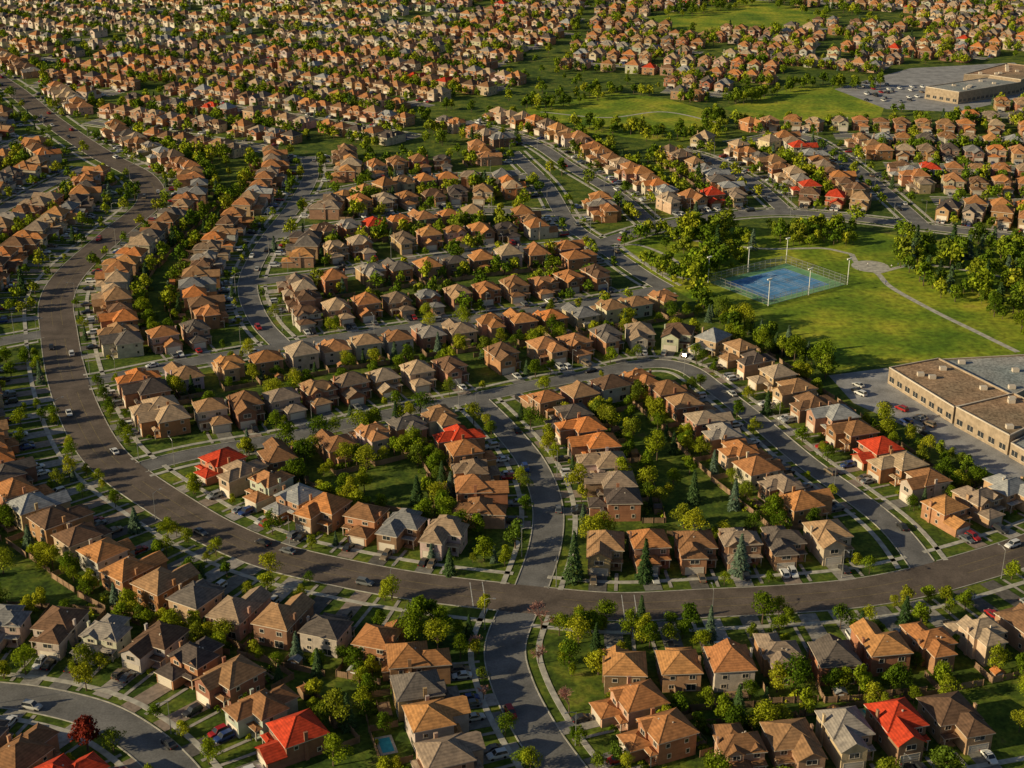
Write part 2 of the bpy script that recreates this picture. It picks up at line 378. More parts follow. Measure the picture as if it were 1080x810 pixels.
def house(seed):
    r=random.Random(seed); kind=seed%8; s=1 if (seed//8)%2==0 else -1
    wl=P();rf=P();gl=P();tr=P();gd=P();dr=P();ch=P()
    hw=4.2+r.random()*.6; yf=-3.4+r.random()*1.4; yb=5.4+r.random()*2.0; zt=5.2+r.random()*.7; pt=.52+r.random()*.2
    def wx(a,b_): return (min(a*s,b_*s),max(a*s,b_*s))
    gx=.8+r.random()*.6; y0=-7.2
    wing=kind in (6,7)
    if wing:
        ym=yf+6.2; wl.box(-hw,hw,yf,ym,0,zt); rz=hip(rf,-hw,hw,yf,ym,zt,pt+.1,.45,tr)
        a,b_=wx(-hw+.9,1.9); wl.box(a,b_,ym,yb+.6,0,zt-.3); hip(rf,a,b_,ym-3.1,yb+.6,zt-.3,pt,.4,tr)
    else:
        wl.box(-hw,hw,yf,yb,0,zt); rz=hip(rf,-hw,hw,yf,yb,zt,pt,.45,tr)
    x0,x1=wx(-hw+.003,gx)
    two=kind in (1,3,4,7)
    zg=zt-.25 if two else 3.0
    if kind==4: y0=-6.4
    wl.box(x0,x1,y0,yf,0,zg)
    if kind==0: hip(rf,x0,x1,y0,yf+.4,zg,.5,.4,tr)
    elif kind==2: gable(rf,wl,x0,x1,y0,yf-.01,zg,.6)
    elif kind in (1,4): gable(rf,wl,x0,x1,y0,yf+2.8,zg,.62)
    elif kind in (3,7): hip(rf,x0,x1,y0,yf+3.3,zg,.6,.4,tr)
    else:
        hip(rf,x0,x1,y0,yf+.4,zg,.42,.4,tr)
        a,b_=wx(-hw+.8,-.2); wl.box(a,b_,yf-.55,yf,3.5,zt+.1); gable(rf,wl,a,b_,yf-.55,yf+2.6,zt+.1,.7,.35)
        if kind==6: a,b_=wx(1.3,hw-.3); gable(rf,wl,a,b_,yf-.02,yf+2.2,zt+.15,.75,.3)
    gc=(x0+x1)/2; gd.box(gc-2.2,gc+2.2,y0-.05,y0+.05,.05,2.3)
    for k in range(3): tr.box(gc-2.2,gc+2.2,y0-.075,y0-.045,.55+k*.55,.6+k*.55)
    tr.box(gc-2.35,gc-2.2,y0-.08,y0+.02,0,2.45);tr.box(gc+2.2,gc+2.35,y0-.08,y0+.02,0,2.45);tr.box(gc-2.2,gc+2.2,y0-.08,y0+.02,2.3,2.45)
    if two: window(gl,tr,gc,3.4,2.4,1.4,y0,'y',-1)
    else: window(gl,tr,gc,3.85,1.8,1.2,yf-(.55 if kind in (5,6) else 0),'y',-1)
    ex=(gx+hw)/2*s
    dr.box(ex-.5,ex+.5,yf-.05,yf+.02,.35,2.45); tr.box(ex-.75,ex-.5,yf-.06,yf+.02,.35,2.6); tr.box(ex+.5,ex+.75,yf-.06,yf+.02,.35,2.6)
    wl.box(ex-1.3,ex+1.3,yf-1.6,yf-.004,0,.35)
    a,b_=wx(gx+.02,hw); hip(rf,a,b_,yf-1.9,yf-.3,2.9,.4,.15,tr)
    ox=s*(hw-.25); tr.box(ox-.1,ox+.1,yf-1.75,yf-1.55,.0,2.75)
    window(gl,tr,ex,3.55,1.5,1.3,yf,'y',-1)
    for sd in (-1,1):
        for yy in ((yf+2.2,) if wing else (yf+2.2,yb-2.4)):
            if r.random()<.85: window(gl,tr,yy,3.6,1.1,1.1,sd*hw,'x',sd)
            if r.random()<.6: window(gl,tr,yy+.4,1.0,1.0,1.2,sd*hw,'x',sd)
    if wing:
        c_=s*(-hw+2.8)/2*1.0
        window(gl,tr,c_,3.3,1.6,1.2,yb+.6,'y',1); window(gl,tr,c_,.3,2.4,2.0,yb+.6,'y',1)
    else:
        window(gl,tr,-2.4,3.5,1.6,1.3,yb,'y',1);window(gl,tr,2.2,3.5,1.3,1.2,yb,'y',1)
        window(gl,tr,-2.2,.3,2.4,2.0,yb,'y',1);window(gl,tr,2.4,1.0,1.4,1.2,yb,'y',1)
        if r.random()<.4:
            wl.box(-1.5,2.5,yb,yb+1.6,0,2.7); hip(rf,-1.5,2.5,yb-.3,yb+1.6,2.7,.4,.25,tr)
    cy=yf+2.5+r.random()*2.5; cs=-s
    ch.box(cs*hw,cs*(hw+.42),cy,cy+.8,0,rz-1.2); ch.box(cs*(hw-.04),cs*(hw+.47),cy-.05,cy+.85,rz-1.2,rz-1.05)
    for k in range(2):
        a=(r.random()-.5)*3;b_=r.uniform(0,3); tr.box(a,a+.3,b_,b_+.3,rz-1.6,rz-.8)
    return dict(walls=(wl,M['wall']),roof=(rf,M['roof']),windows=(gl,M['glass']),trim=(tr,M['trim']),garage_door=(gd,M['gdoor']),front_door=(dr,M['door']),chimney=(ch,M['wall'])),s,gc,hw
HV=[]
for k in range(40):
    parts,s,gc,hw=house(k)
    full=mkmesh('brick_house_mesh',list(parts.values()))
    sep={n:mkmesh(n,[pp]) for n,pp in parts.items()}
    HV.append((full,sep,s,gc,hw))
WALLC=[(.42,.22,.12),(.46,.30,.19),(.36,.17,.09),(.54,.42,.31),(.42,.25,.15),(.40,.2,.11),(.56,.48,.39),(.44,.27,.16),(.29,.16,.11),(.50,.35,.23),(.48,.45,.42),(.34,.2,.14)]
HOUSES=[];HG={}
def hnear(x,y):
    cx,cy=int(x//25),int(y//25)
    for i in (-1,0,1):
        for j in (-1,0,1):
            for h in HG.get((cx+i,cy+j),()): yield h
drv=P()
def tryhouse(x,y,nx,ny,rid,off,hwr):
    u,v=toimg(x,y)
    if u<-130 or u>1210 or v>905: return False
    if any(inpoly(x+nx*a+ny*b_,y+ny*a-nx*b_,e) for e in EXCL for a,b_ in ((0,0),(7,5),(-7,5),(7,-5),(-7,-5))): return False
    for a,b_ in ((0,0),(6,0),(-5,4.5),(-5,-4.5),(6,4.5),(6,-4.5)):
        if roaddist(x+nx*a+ny*b_,y+ny*a-nx*b_,rid)<3.6: return False
    if roaddist(x,y)<off-hwr-2.8: return False
    for h in hnear(x,y):
        dx,dy=h[0]-x,h[1]-y
        if abs(dx*ny-dy*nx)<10.1 and abs(dx*nx+dy*ny)<14.6: return False
        if abs(dx*h[3]-dy*h[2])<10.1 and abs(dx*h[2]+dy*h[3])<14.6: return False
    h=(x,y,nx,ny,rid,off,hwr); HOUSES.append(h); HG.setdefault((int(x//25),int(y//25)),[]).append(h); return True
for r in ROADS:
    fine=r['p'];ns=r['n']
    for side,off in ((1,r['L']),(-1,r['R'])):
        last=None; lot=r['lot']
        for i in range(len(fine)-1):
            for t in (0,.33,.66):
                q=fine[i].lerp(fine[i+1],t); n=ns[i].lerp(ns[i+1],t).normalized()*side
                c=q+n*(off+R.uniform(-.7,.7))
                if last is not None and (c-last).length<lot: continue
                if tryhouse(c.x,c.y,n.x,n.y,r['id'],off,r['hw']):
                    last=c; lot=r['lot']+R.random()*.8+(R.uniform(2,9) if R.random()<(.05 if r['detail'] else .10) else 0)
print('houses',len(HOUSES),'roads',len(ROADS),time.time()-T0)
# ------------------------------------------------------------------ trees
def leafcloud(p,clumps,n,size,rr,up=.25):
    tot=sum(c[3]**2 for c in clumps)
    for c in clumps:
        tone=.6+rr.random()*.75; k=int(n*c[3]**2/tot)
        for _ in range(k):
            d=Vector((rr.gauss(0,1),rr.gauss(0,1),rr.gauss(0,1)+up)).normalized()
            rad=c[3]*(.45+.62*rr.random()**.6)
            q=Vector(c[:3])+Vector((d.x*rad,d.y*rad,d.z*rad*.85))
            nn=(d*1.0+Vector((rr.gauss(0,.5),rr.gauss(0,.5),rr.gauss(0,.5)))).normalized()
            a=nn.orthogonal().normalized(); a=(Matrix.Rotation(rr.random()*6.28,3,nn)@a); b_=nn.cross(a)
            s1=size*(.6+rr.random()*.8)*.5; s2=s1*(.5+.4*rr.random())
            t=tone*(.8+.4*rr.random()); tt=(t,t,t*(.8+.4*rr.random()))
            p.poly([q-a*s1,q+b_*s2,q+a*s1,q-b_*s2],tt)
def decid(seed,n,size,mat='leaf'):
    rr=random.Random(seed); h=6.4+rr.random()*2.8; cr=h*(.27+rr.random()*.09)
    lf=P();bk=P(); th=h*.28
    bk.cyl((0,0,0),(0,0,th),.2,.15);top=Vector((rr.uniform(-.3,.3),rr.uniform(-.3,.3),h*.75)); bk.cyl((0,0,th),top,.14,.04,5)
    cl=[]
    for k in range(10+seed%4):
        a=rr.random()*6.28; q=rr.random(); z=h*(.34+.52*q); w=cr*(1.05-abs(q-.35)*1.1)*(.55+.5*rr.random())
        c=(math.cos(a)*w,math.sin(a)*w,z); cl.append((*c,cr*(.38+.28*rr.random())))
        if k<5: bk.cyl((0,0,th*(.8+.5*rr.random())),c,.07,.02,4,False)
    cl.append((0,0,h*.86,cr*.5)); cl.append((0,0,h*.58,cr*.75))
    leafcloud(lf,cl,n,size,rr); return mkmesh('tree_mesh',[(lf,M[mat]),(bk,M['bark'])],True)
def spruce(seed,n,size):
    rr=random.Random(seed); h=7.5+rr.random()*3.5; br_=h*(.2+rr.random()*.05); lf=P();bk=P(); bk.cyl((0,0,0),(0,0,h*.95),.18,.03)
    for k in range(n):
        q=rr.random()**1.35; tier=math.floor(q*11)/11; qq=tier+.09*rr.random()
        z=h*(.08+.92*qq); a=rr.random()*6.28; lump=1+.18*math.sin(a*3+tier*40)+.1*math.sin(a*7+tier*17)
        fr=(1-qq)*br_*lump; rad=fr*(.45+.6*rr.random()**.5)
        d=Vector((math.cos(a),math.sin(a),0)); c=d*rad+Vector((0,0,z-.35*rad))
        out=(d*.8+Vector((rr.gauss(0,.3),rr.gauss(0,.3),-.35))).normalized(); sd=Vector((-d.y,d.x,rr.gauss(0,.35))).normalized()
        s1=size*(.6+.7*rr.random())*.7; s2=s1*.45; t=.55+.75*rr.random()
        lf.poly([c-out*s1,c+sd*s2,c+out*s1,c-sd*s2],(t,t,t))
    return mkmesh('spruce_mesh',[(lf,M['needle']),(bk,M['bark'])],True)
def budtree(seed):
    rr=random.Random(seed); lf=P();bk=P()
    def br(a,d,l,r_,dep):
        b_=a+d*l; (bk if dep<2 else lf).cyl(a,b_,r_,r_*.6,4 if dep<2 else 3,False)
        if dep==4: return
        for k in range(4):
            nd=(d+Vector((rr.gauss(0,.5),rr.gauss(0,.5),rr.gauss(.05,.35)))).normalized(); br(a+d*l*(.55+.45*rr.random()),nd,l*.72,max(r_*.55,.04),dep+1)
    br(Vector((0,0,0)),Vector((0,0,1)),2.4,.16,0)
    return mkmesh('bud_mesh',[(lf,M['bud']),(bk,M['bark'])],True)
def shrub(seed):
    rr=random.Random(seed); lf=P(); cl=[(rr.uniform(-2.5,2.5),rr.uniform(-.6,.6),.45+rr.random()*.3,.45+rr.random()*.45) for _ in range(6)]
    leafcloud(lf,cl,200,.48,rr); return mkmesh('shrub_mesh',[(lf,M['leaf2'])],True)
TN=[decid(k,1200,.5) for k in range(8)]; TF=[decid(20+k,260,1.1,'leaf2') for k in range(6)]
TD=[decid(40+k,600,.75,'dark') for k in range(5)]
SN=[spruce(60+k,1300,.65) for k in range(4)]; SF=[spruce(70+k,350,1.1) for k in range(3)]
BT=[budtree(80),budtree(81)]; RT=[decid(90,1300,.5,'redleaf')]; SH=[shrub(100+k) for k in range(6)]
cnt=[0]
def occupied(x,y,skip=None):
    for h in hnear(x,y):
        if h is skip: continue
        dx,dy=x-h[0],y-h[1]
        if abs(dx*h[3]-dy*h[2])<5.4 and abs(dx*h[2]+dy*h[3])<8.4: return True
    return False
def tree(x,y,kind=None,sc_=1.0,chk=True):
    u,v=toimg(x,y)
    if u<-80 or u>1160 or v>900: return
    if chk and (roaddist(x,y)<.7 or occupied(x,y)): return
    near=y<520
    if kind is None: kind='s' if R.random()<.08 else 'd'
    if kind=='s': me=R.choice(SN if near else SF);nm='spruce_tree'
    elif kind=='d': me=R.choice(TN if near else TF);nm='maple_tree'
    elif kind=='p': me=R.choice(TD);nm='park_tree'
    elif kind=='b': me=R.choice(BT);nm='budding_tree'
    else: me=RT[0];nm='red_maple_tree'
    k=sc_*R.uniform(.5,1.15)*(1.08 if y>620 else 1); obj(nm,me,(x,y,0),R.random()*6.28,(k*R.uniform(.85,1.1),k,k*R.uniform(.9,1.15))); cnt[0]+=1
# ------------------------------------------------------------------ cars
def car(kind):
    b_=P();gl=P();ty=P();lg=P();tl=P()
    if kind=='suv': st=[(-2.3,.45,.95,.84),(-2.2,.35,1.05,.92),(-1.2,.32,1.08,.95),(.8,.32,1.08,.95),(1.9,.34,.98,.92),(2.3,.42,.75,.8)]; cab=[(-2.15,1.06,-1.85,1.72),(1.0,1.06,.35,1.72)]
    else: st=[(-2.3,.4,.85,.8),(-2.1,.3,.93,.88),(-1.2,.28,.95,.92),(.9,.28,.95,.92),(1.9,.3,.82,.88),(2.3,.38,.6,.75)]; cab=[(-1.75,.93,-1.0,1.42),(1.1,.93,.3,1.42)]
    rings=[]
    for (y,z0,z1,w) in st:
        rings.append([(-w*.92,y,z0),(-w,y,(z0+z1)/2),(-w*.9,y,z1),(w*.9,y,z1),(w,y,(z0+z1)/2),(w*.92,y,z0)])
    for a,c in zip(rings,rings[1:]):
        for i in range(6):
            j=(i+1)%6; b_.poly([a[i],c[i],c[j],a[j]])
    b_.poly(rings[0]); b_.poly(rings[-1][::-1])
    (yb0,zb,yb1,zt),(yf0,_,yf1,_2)=cab; wb=.84;wt=.66
    B=[(-wb,yb0,zb),(wb,yb0,zb),(wb,yf0,zb),(-wb,yf0,zb)];T=[(-wt,yb1,zt),(wt,yb1,zt),(wt,yf1,zt),(-wt,yf1,zt)]
    for i in range(4):
        j=(i+1)%4; gl.poly([B[i],B[j],T[j],T[i]])
    tb=[(x*1.03,y,z+.05) for x,y,z in T]; slab(b_,tb,.07)
    for i in range(4): b_.cyl(Vector(B[i]),Vector(T[i]),.05,.05,4,False)
    for x in (-1,1):
        for y in (-1.4,1.4): ty.cyl((x*.72,y,.33),(x*.96,y,.33),.33,.33,12)
        lg.box(x*.75-.16,x*.75+.16,2.2,2.31,.5,.66); tl.box(x*.75-.14,x*.75+.14,-2.34,-2.22,.6,.78)
    return mkmesh('car_mesh',[(b_,M['car']),(gl,M['glass']),(ty,M['tyre']),(lg,M['lampg']),(tl,M['tail'])])
CARS=[car('sedan'),car('suv')]
CC=[(.7,.7,.7),(.75,.75,.73),(.02,.02,.025),(.03,.03,.03),(.3,.31,.32),(.15,.16,.17),(.35,.02,.02),(.03,.06,.2),(.5,.5,.48),(.22,.17,.12),(.7,.7,.7),(.04,.04,.045)]
def addcar(x,y,a,nm='parked_car',z=.1): obj(nm,R.choice(CARS),(x,y,z),a,color=R.choice(CC))
def fence_mesh():
    p=P(); x=5.55
    for k in range(24):
        a=-5.5+k*.46; p.box(a,a+.42,13.5,13.53,.08,1.75+.04*(k%2))
    for k in range(15):
        a=7+k*.43; p.box(x,x+.03,a,a+.4,.08,1.72+.04*(k%2))
    for k in range(5): p.box(-5.5+k*2.75-.06,-5.5+k*2.75+.06,13.54,13.66,0,1.9)
    for k in range(3): p.box(x+.032,x+.14,7+k*3-.06,7+k*3+.06,0,1.85)
    p.box(-5.5,5.5,13.532,13.57,.4,.5);p.box(-5.5,5.5,13.532,13.57,1.35,1.45)
    return mkmesh('fence_mesh',[(p,M['wood'])])
FM=fence_mesh()
def shed_mesh():
    w=P();r_=P();d=P(); w.box(-1.3,1.3,-1,1,0,2); gable(r_,w,-1.3,1.3,-1,1.15,2,.5,.15); w.poly([(1.3,1,2),(-1.3,1,2),(0,1,2.65)]); d.box(-.6,.6,-1.04,-.98,.1,1.8)
    return mkmesh('shed_mesh',[(w,M['wood']),(r_,M['roof']),(d,M['white'])])
SM=shed_mesh()
def pool_mesh():
    w=P();c=P(); c.box(-3.2,3.2,-1.9,1.9,0,.12); w.box(-2.5,2.5,-1.3,1.3,.02,.14)
    return mkmesh('pool_mesh',[(c,M['conc']),(w,M['pool'])])
PM=pool_mesh()
def deck_mesh():
    p=P()
    for k in range(20): p.box(-2.6+k*.26,-2.6+k*.26+.23,7.7,10.6,.5,.55)
    for a,b_ in ((-2.55,10.5),(2.45,10.5),(0,10.5),(-2.55,7.8),(2.45,7.8)): p.box(a,a+.1,b_,b_+.1,0,1.45)
    p.box(-2.55,2.55,10.52,10.58,1.35,1.42)
    return mkmesh('deck_mesh',[(p,M['wood'])])
DM=deck_mesh()
DT=[(.32,.30,.27),(.21,.20,.18),(.37,.34,.31),(.13,.12,.11),(.29,.23,.19),(.18,.175,.17)]
ncar=0
for h in HOUSES:
    x,y,nx,ny,rid,off,hwr=h
    vi=R.randrange(len(HV)); full,sep,s,gc,hw=HV[vi]
    rot=math.atan2(ny,nx)-math.pi/2+R.gauss(0,.02)
    wc=R.choice(WALLC); hs=R.uniform(.88,1.06)
    if y>1120 and x<-60: wc=(.62,.56,.47)
    wc=tuple(c*R.uniform(.88,1.1) for c in wc)
    def W(lx,ly): return (x+ny*lx+nx*ly, y-nx*lx+ny*ly)
    if y<450:
        e=bpy.data.objects.new('brick_house',None); e.location=(x,y,0); e.rotation_euler=(0,0,rot); e.scale=(R.uniform(.98,1.07),1,hs); e.empty_display_size=2; COL.objects.link(e)
        for n_,me in sep.items(): obj(n_,me,parent=e,color=wc)
    else: obj('brick_house',full,(x,y,0),rot,(R.uniform(.94,1.05),R.uniform(.88,1.03),hs),color=wc)
    t=R.choice(DT)
    ye=-(off-hwr-.36); zz=.1
    drv.poly([(*W(a,b_),zz) for a,b_ in ((gc-2.3,ye),(gc+2.3,ye),(gc+2.3,-6.2),(gc-2.3,-6.2))],t)
    if y<800:
        ex=(gc+s*4.7); a,b_=sorted((ex-.45,ex+.45)); drv.poly([(*W(p_,q_),.104) for p_,q_ in ((a,ye+1),(b_,ye+1),(b_,-4.8),(a,-4.8))],DT[2])
    if y<1150:
        for k in (-1.15,1.15):
            if R.random()<.58:
                cx,cy=W(gc+k,R.uniform(-10.2,-9.7)); addcar(cx,cy,rot+(math.pi if R.random()<.6 else 0)); ncar+=1
    if R.random()<.6: tree(*W(s*5.2+R.uniform(-.5,.5),ye+1.7),sc_=.78)
    if R.random()<.3: tree(*W(s*3.6,-9.2+R.uniform(-.8,.8)),sc_=.65)
    if off>25:
        for k in range(2):
            if R.random()<.45: tree(*W(s*4+R.uniform(-1.5,1.5),R.uniform(-19,-11)),sc_=.78)
    for k in range(4):
        if R.random()<.54: tree(*W(R.uniform(-5,5),R.uniform(9.3,13.6)),sc_=.92)
    if y<760:
        for k in range(2):
            if R.random()<.75:
                px_,py_=W(R.uniform(-3,3),R.choice((9.0,12.8)) )
                if not occupied(px_,py_) and roaddist(px_,py_)>1: obj('garden_shrub',R.choice(SH),(px_,py_,0),rot+R.choice((0,.1,1.57)),R.uniform(.7,1.3))
        if R.random()<.7: obj('garden_shrub',R.choice(SH),(*W(s*3.0,-5.6),0),rot,(.5,.8,.8))
    if y<760 and all(roaddist(*W(a,13.5))>2 for a in(-5,0,5)) and not occupied(*W(0,13.5)):
        obj('wooden_fence',FM,(x,y,0),rot)
        rn=R.random()
        if rn<.22: obj('garden_shed',SM,(*W(R.uniform(-3.5,3.5),12),0),rot+math.pi)
        elif rn<.26: obj('swimming_pool',PM,(*W(0,11),0),rot)
        elif rn<.5: obj('wooden_deck',DM,(x,y,0),rot)
obj('driveway',mkmesh('driveway',[(drv,M['drive'])],True))
def scatter(pl,n,kinds,scl=1.0,sp=3.5):
    xs=[q[0] for q in pl];ys=[q[1] for q in pl]; done=[]
    for _ in range(n*12):
        if len(done)>=n: break
        x=R.uniform(min(xs),max(xs));y=R.uniform(min(ys),max(ys))
        if not inpoly(x,y,pl) or any(abs(a-x)+abs(b_-y)<sp for a,b_ in done): continue
        done.append((x,y)); tree(x,y,R.choice(kinds),scl)
def scatter2(pl,n,kinds,scl=1.0,sp=3.5):
    xs=[q[0] for q in pl];ys=[q[1] for q in pl]; k=0
    for _ in range(n*12):
        if k>=n: break
        x=R.uniform(min(xs),max(xs));y=R.uniform(min(ys),max(ys))
        if inpoly(x,y,pl) and not any(inpoly(x,y,e) for e in EXCL): k+=1; tree(x,y,R.choice(kinds),scl)
scatter(PX([(696,246),(760,242),(800,262),(790,285),(748,292),(735,315),(705,298)]),70,'pppddds',1.15)
scatter(PX([(800,242),(900,242),(905,260),(830,262)]),42,'ppdd',1.0)
scatter(PX([(940,250),(1110,262),(1110,335),(1050,338),(985,312),(950,290)]),120,'pppdds',1.25)
scatter(PX([(735,322),(760,330),(830,368),(880,392),(870,400),(790,365),(735,335)]),46,'ppdds',1.1)
scatter(PX([(905,432),(960,460),(1040,502),(1100,524),(1100,535),(1030,517),(950,474),(895,440)]),14,'pdd',.8)
scatter(PX([(1060,345),(1110,345),(1110,370),(1075,368)]),10,'pd',1)
scatter(PX([(610,258),(700,243),(705,250),(625,266)]),22,'pdd',.9)
scatter(PX([(640,268),(700,285),(700,296),(650,274)]),8,'dd',.9)
scatter(PX([(545,114),(640,95),(700,103),(650,101),(565,120)]),36,'ppd',1.0)
scatter(PX([(560,130),(620,140),(700,150),(768,146),(768,126),(745,122),(740,142),(640,134)]),60,'pppd',1.0)
scatter(PX([(765,110),(850,86),(930,92),(925,97),(850,92),(775,114)]),36,'ppp',1.1)
scatter(PX([(680,16),(800,-2),(880,16),(870,20),(800,5),(720,20)]),50,'ppp',1.2)
scatter2(PX([(-60,-30),(1150,-30),(1150,60),(-60,60)]),520,'dddp',1.2,6)
scatter2(PX([(-60,60),(1150,60),(1150,240),(-60,240)]),400,'dddp',.95,5)
scatter2(PX([(-60,240),(620,240),(620,470),(-60,470)]),90,'dddds',.9,5)
scatter2(PX([(420,440),(720,440),(860,560),(420,560)]),75,'dddds',1.05,5)
scatter2(PX([(200,480),(420,440),(520,560),(400,560),(250,510)]),34,'dddds',1.0,5)
scatter2(PX([(470,540),(545,540),(545,610),(470,600)]),10,'ddds',1.0)
scatter2(PX([(570,655),(640,660),(660,720),(600,730)]),14,'dddds',1.0)
scatter2(PX([(420,650),(505,655),(505,700),(420,680)]),10,'dddds',1.0)
scatter2(PX([(-60,560),(300,600),(480,700),(460,860),(-60,860)]),60,'dddds',.88,5)
scatter2(PX([(-60,380),(100,480),(200,580),(-60,640)]),16,'dddds',.85,5)
scatter2(PX([(600,650),(1100,650),(1100,860),(600,860)]),70,'dddds',.92,5)
for u,v in ((571,664),(568,700),(510,738),(600,752),(505,690)): tree(*G(u,v),'b',1.4,False)
tree(*G(93,792),'r',1.2)
for u,v in ((455,592),(605,612),(680,612),(780,605)): tree(*G(u,v),'s',1.1,False)
for u,v in ((548,782),(205,668)): tree(*G(u,v),'d',1.2)
for i in range(0,len(mr['p']),3):
    for s in (1,-1):
        if R.random()<.3:
            q=mr['p'][i]+mr['n'][i]*s*(mr['hw']+R.choice((2.4,8.5,8.5))); tree(q.x,q.y,None,.7)
for r in ROADS[:NEXP]:
    for i in range(4,len(r['p'])-4,3):
        if R.random()<.17:
            s=R.choice((1,-1)); q=r['p'][i]+r['n'][i]*s*(r['hw']-(3.2 if r['kind']=='main' else 1.3)); 
            if roaddist(q.x,q.y,r['id'])<4: continue
            d=r['p'][i+1]-r['p'][i]; a=math.atan2(d.y,d.x)-math.pi/2+(math.pi if s>0 else 0)
            addcar(q.x,q.y,a,'car' if r['kind']=='main' else 'parked_car',r['z']+.004)
def lamp_mesh(hh=9,arm=2.2):
    p=P();g_=P(); p.cyl((0,0,0),(0,0,hh),.11,.06,8); p.cyl((0,0,0),(0,0,.6),.18,.14,8)
    pts=[(0,0,hh-.2),(0,.5*arm,hh+.35),(0,arm,hh+.45)]
    p.cyl(pts[0],pts[1],.06,.05,6);p.cyl(pts[1],pts[2],.05,.04,6)
    p.box(-.16,.16,arm-.1,arm+.7,hh+.38,hh+.56); g_.box(-.12,.12,arm,arm+.6,hh+.33,hh+.385)
    return mkmesh('street_lamp_mesh',[(p,M['metal']),(g_,M['lampg'])])
LM=lamp_mesh()
for r in ROADS[:NEXP]:
    st=13 if r['kind']=='main' else 16
    for i in range(5,len(r['p'])-3,st):
        s=1 if (i//st)%2 else -1
        q=r['p'][i]+r['n'][i]*s*(r['hw']+1.2)
        if roaddist(q.x,q.y)<.5: continue
        n_=-r['n'][i]*s; obj('street_lamp',LM,(q.x,q.y,0),math.atan2(n_.y,n_.x)-math.pi/2,.95)
# ------------------------------------------------------------------ tennis courts
c0=Vector(G(820,299)); ax=(Vector(G(885,298))-Vector(G(795,322))).normalized(); ang=math.atan2(ax.y,ax.x)
e=bpy.data.objects.new('tennis_court',None); e.location=(c0.x,c0.y,0); e.rotation_euler=(0,0,ang); COL.objects.link(e)
p=P();p.box(-22,22,-17,17,-.02,.02); obj('surround',mkmesh('surround',[(p,M['court2'])]),parent=e)
p=P();q=P();nt_=P()
for cx in (-11.2,0,11.2):
    p.box(cx-5.59,cx+5.59,-13,13,.0,.026)
    for x in (-5.3,-4.0,3.9,5.2): q.box(cx+x,cx+x+.14,-11.9,11.9,.02,.032)
    for y in (-11.9,11.8): q.box(cx-5.15,cx+5.18,y,y+.14,.02,.034)
    for y in (-6.4,6.4): q.box(cx-3.85,cx+3.89,y,y+.12,.02,.034)
    q.box(cx-.06,cx+.06,-6.27,6.39,.02,.036)
    for z_ in (.2,.4,.6,.8): nt_.box(cx-5.4,cx+5.4,-.01,.01,z_,z_+.02)
    nt_.box(cx-5.4,cx+5.4,-.02,.02,.95,1.02)
    for x in(-5.5,5.5): nt_.cyl((cx+x,0,0),(cx+x,0,1.1),.05,.05)
obj('playing_surface',mkmesh('playing_surface',[(p,M['court'])]),parent=e);obj('lines',mkmesh('lines',[(q,M['paint'])]),parent=e);obj('nets',mkmesh('nets',[(nt_,M['net'])]),parent=e)
f=P()
def fl(x0,y0,x1,y1):
    a=Vector((x0,y0,0));b_=Vector((x1,y1,0));L_=(b_-a).length;n=int(L_/3)
    for k in range(n+1):
        c=a.lerp(b_,k/n); f.cyl(c,c+Vector((0,0,3.7)),.09,.09,5)
    for z in (.1,1.2,2.4,3.65): f.cyl(a+Vector((0,0,z)),b_+Vector((0,0,z)),.06,.06,4,False)
    for k in range(int(L_/.4)):
        c=a.lerp(b_,(k+.5)*.4/L_); f.cyl(c,c+Vector((0,0,3.65)),.022,.022,3,False)
fl(-22,-17,22,-17);fl(22,-17,22,17);fl(22,17,-22,17);fl(-22,17,-22,-17)
obj('chain_link_fence',mkmesh('chain_link_fence',[(f,M['metal'])]),(c0.x,c0.y,0),ang)
def flood():
    p=P(); p.cyl((0,0,0),(0,0,12),.22,.15,8)
    p.box(-1.3,1.3,-.1,.1,11.9,12.08)
    for x in(-.9,0,.9): p.box(x-.36,x+.36,-.5,.12,12.08,12.55)
    return mkmesh('floodlight_mesh',[(p,M['white'])])
FD=flood()
for a,b_ in ((-22.5,-17.5),(0,-17.5),(22.5,-17.5),(-22.5,17.5),(0,17.5),(22.5,17.5)):
    q=c0+Matrix.Rotation(ang,2)@Vector((a,b_)); obj('floodlight_pole',FD,(q.x,q.y,0),ang+(0 if b_>0 else math.pi),.9)
pp=P()
def path(px,w,z=.02):
    pts=smooth([G(*q) for q in px]); r_=dict(p=pts,n=normals(pts),id=-9); strip(pp,r_,-w/2,w/2,z,z,1,False)
path([(898,268),(905,278),(925,288),(940,303),(985,328),(1030,350),(1075,372)],2.4)
path([(898,268),(870,262),(845,262),(800,262),(740,255),(700,248)],2.2,.026)
path([(645,252),(668,270),(700,288),(735,296)],2.2,.032)
path([(640,262),(670,258),(700,268),(720,280)],1.8,.044)
path([(925,288),(960,280),(1000,282),(1100,300)],2.4,.038)
path([(570,118),(640,124),(700,118),(760,130)],2.0,.02)
obj('footpath',mkmesh('footpath',[(pp,M['conc'])]))
p=P(); c=Vector(G(918,281)); p.poly([(c.x+8*math.cos(k*.2618),c.y+8*math.sin(k*.2618),.05) for k in range(24)]); obj('plaza_pavement',mkmesh('plaza',[(p,M['conc'])]))
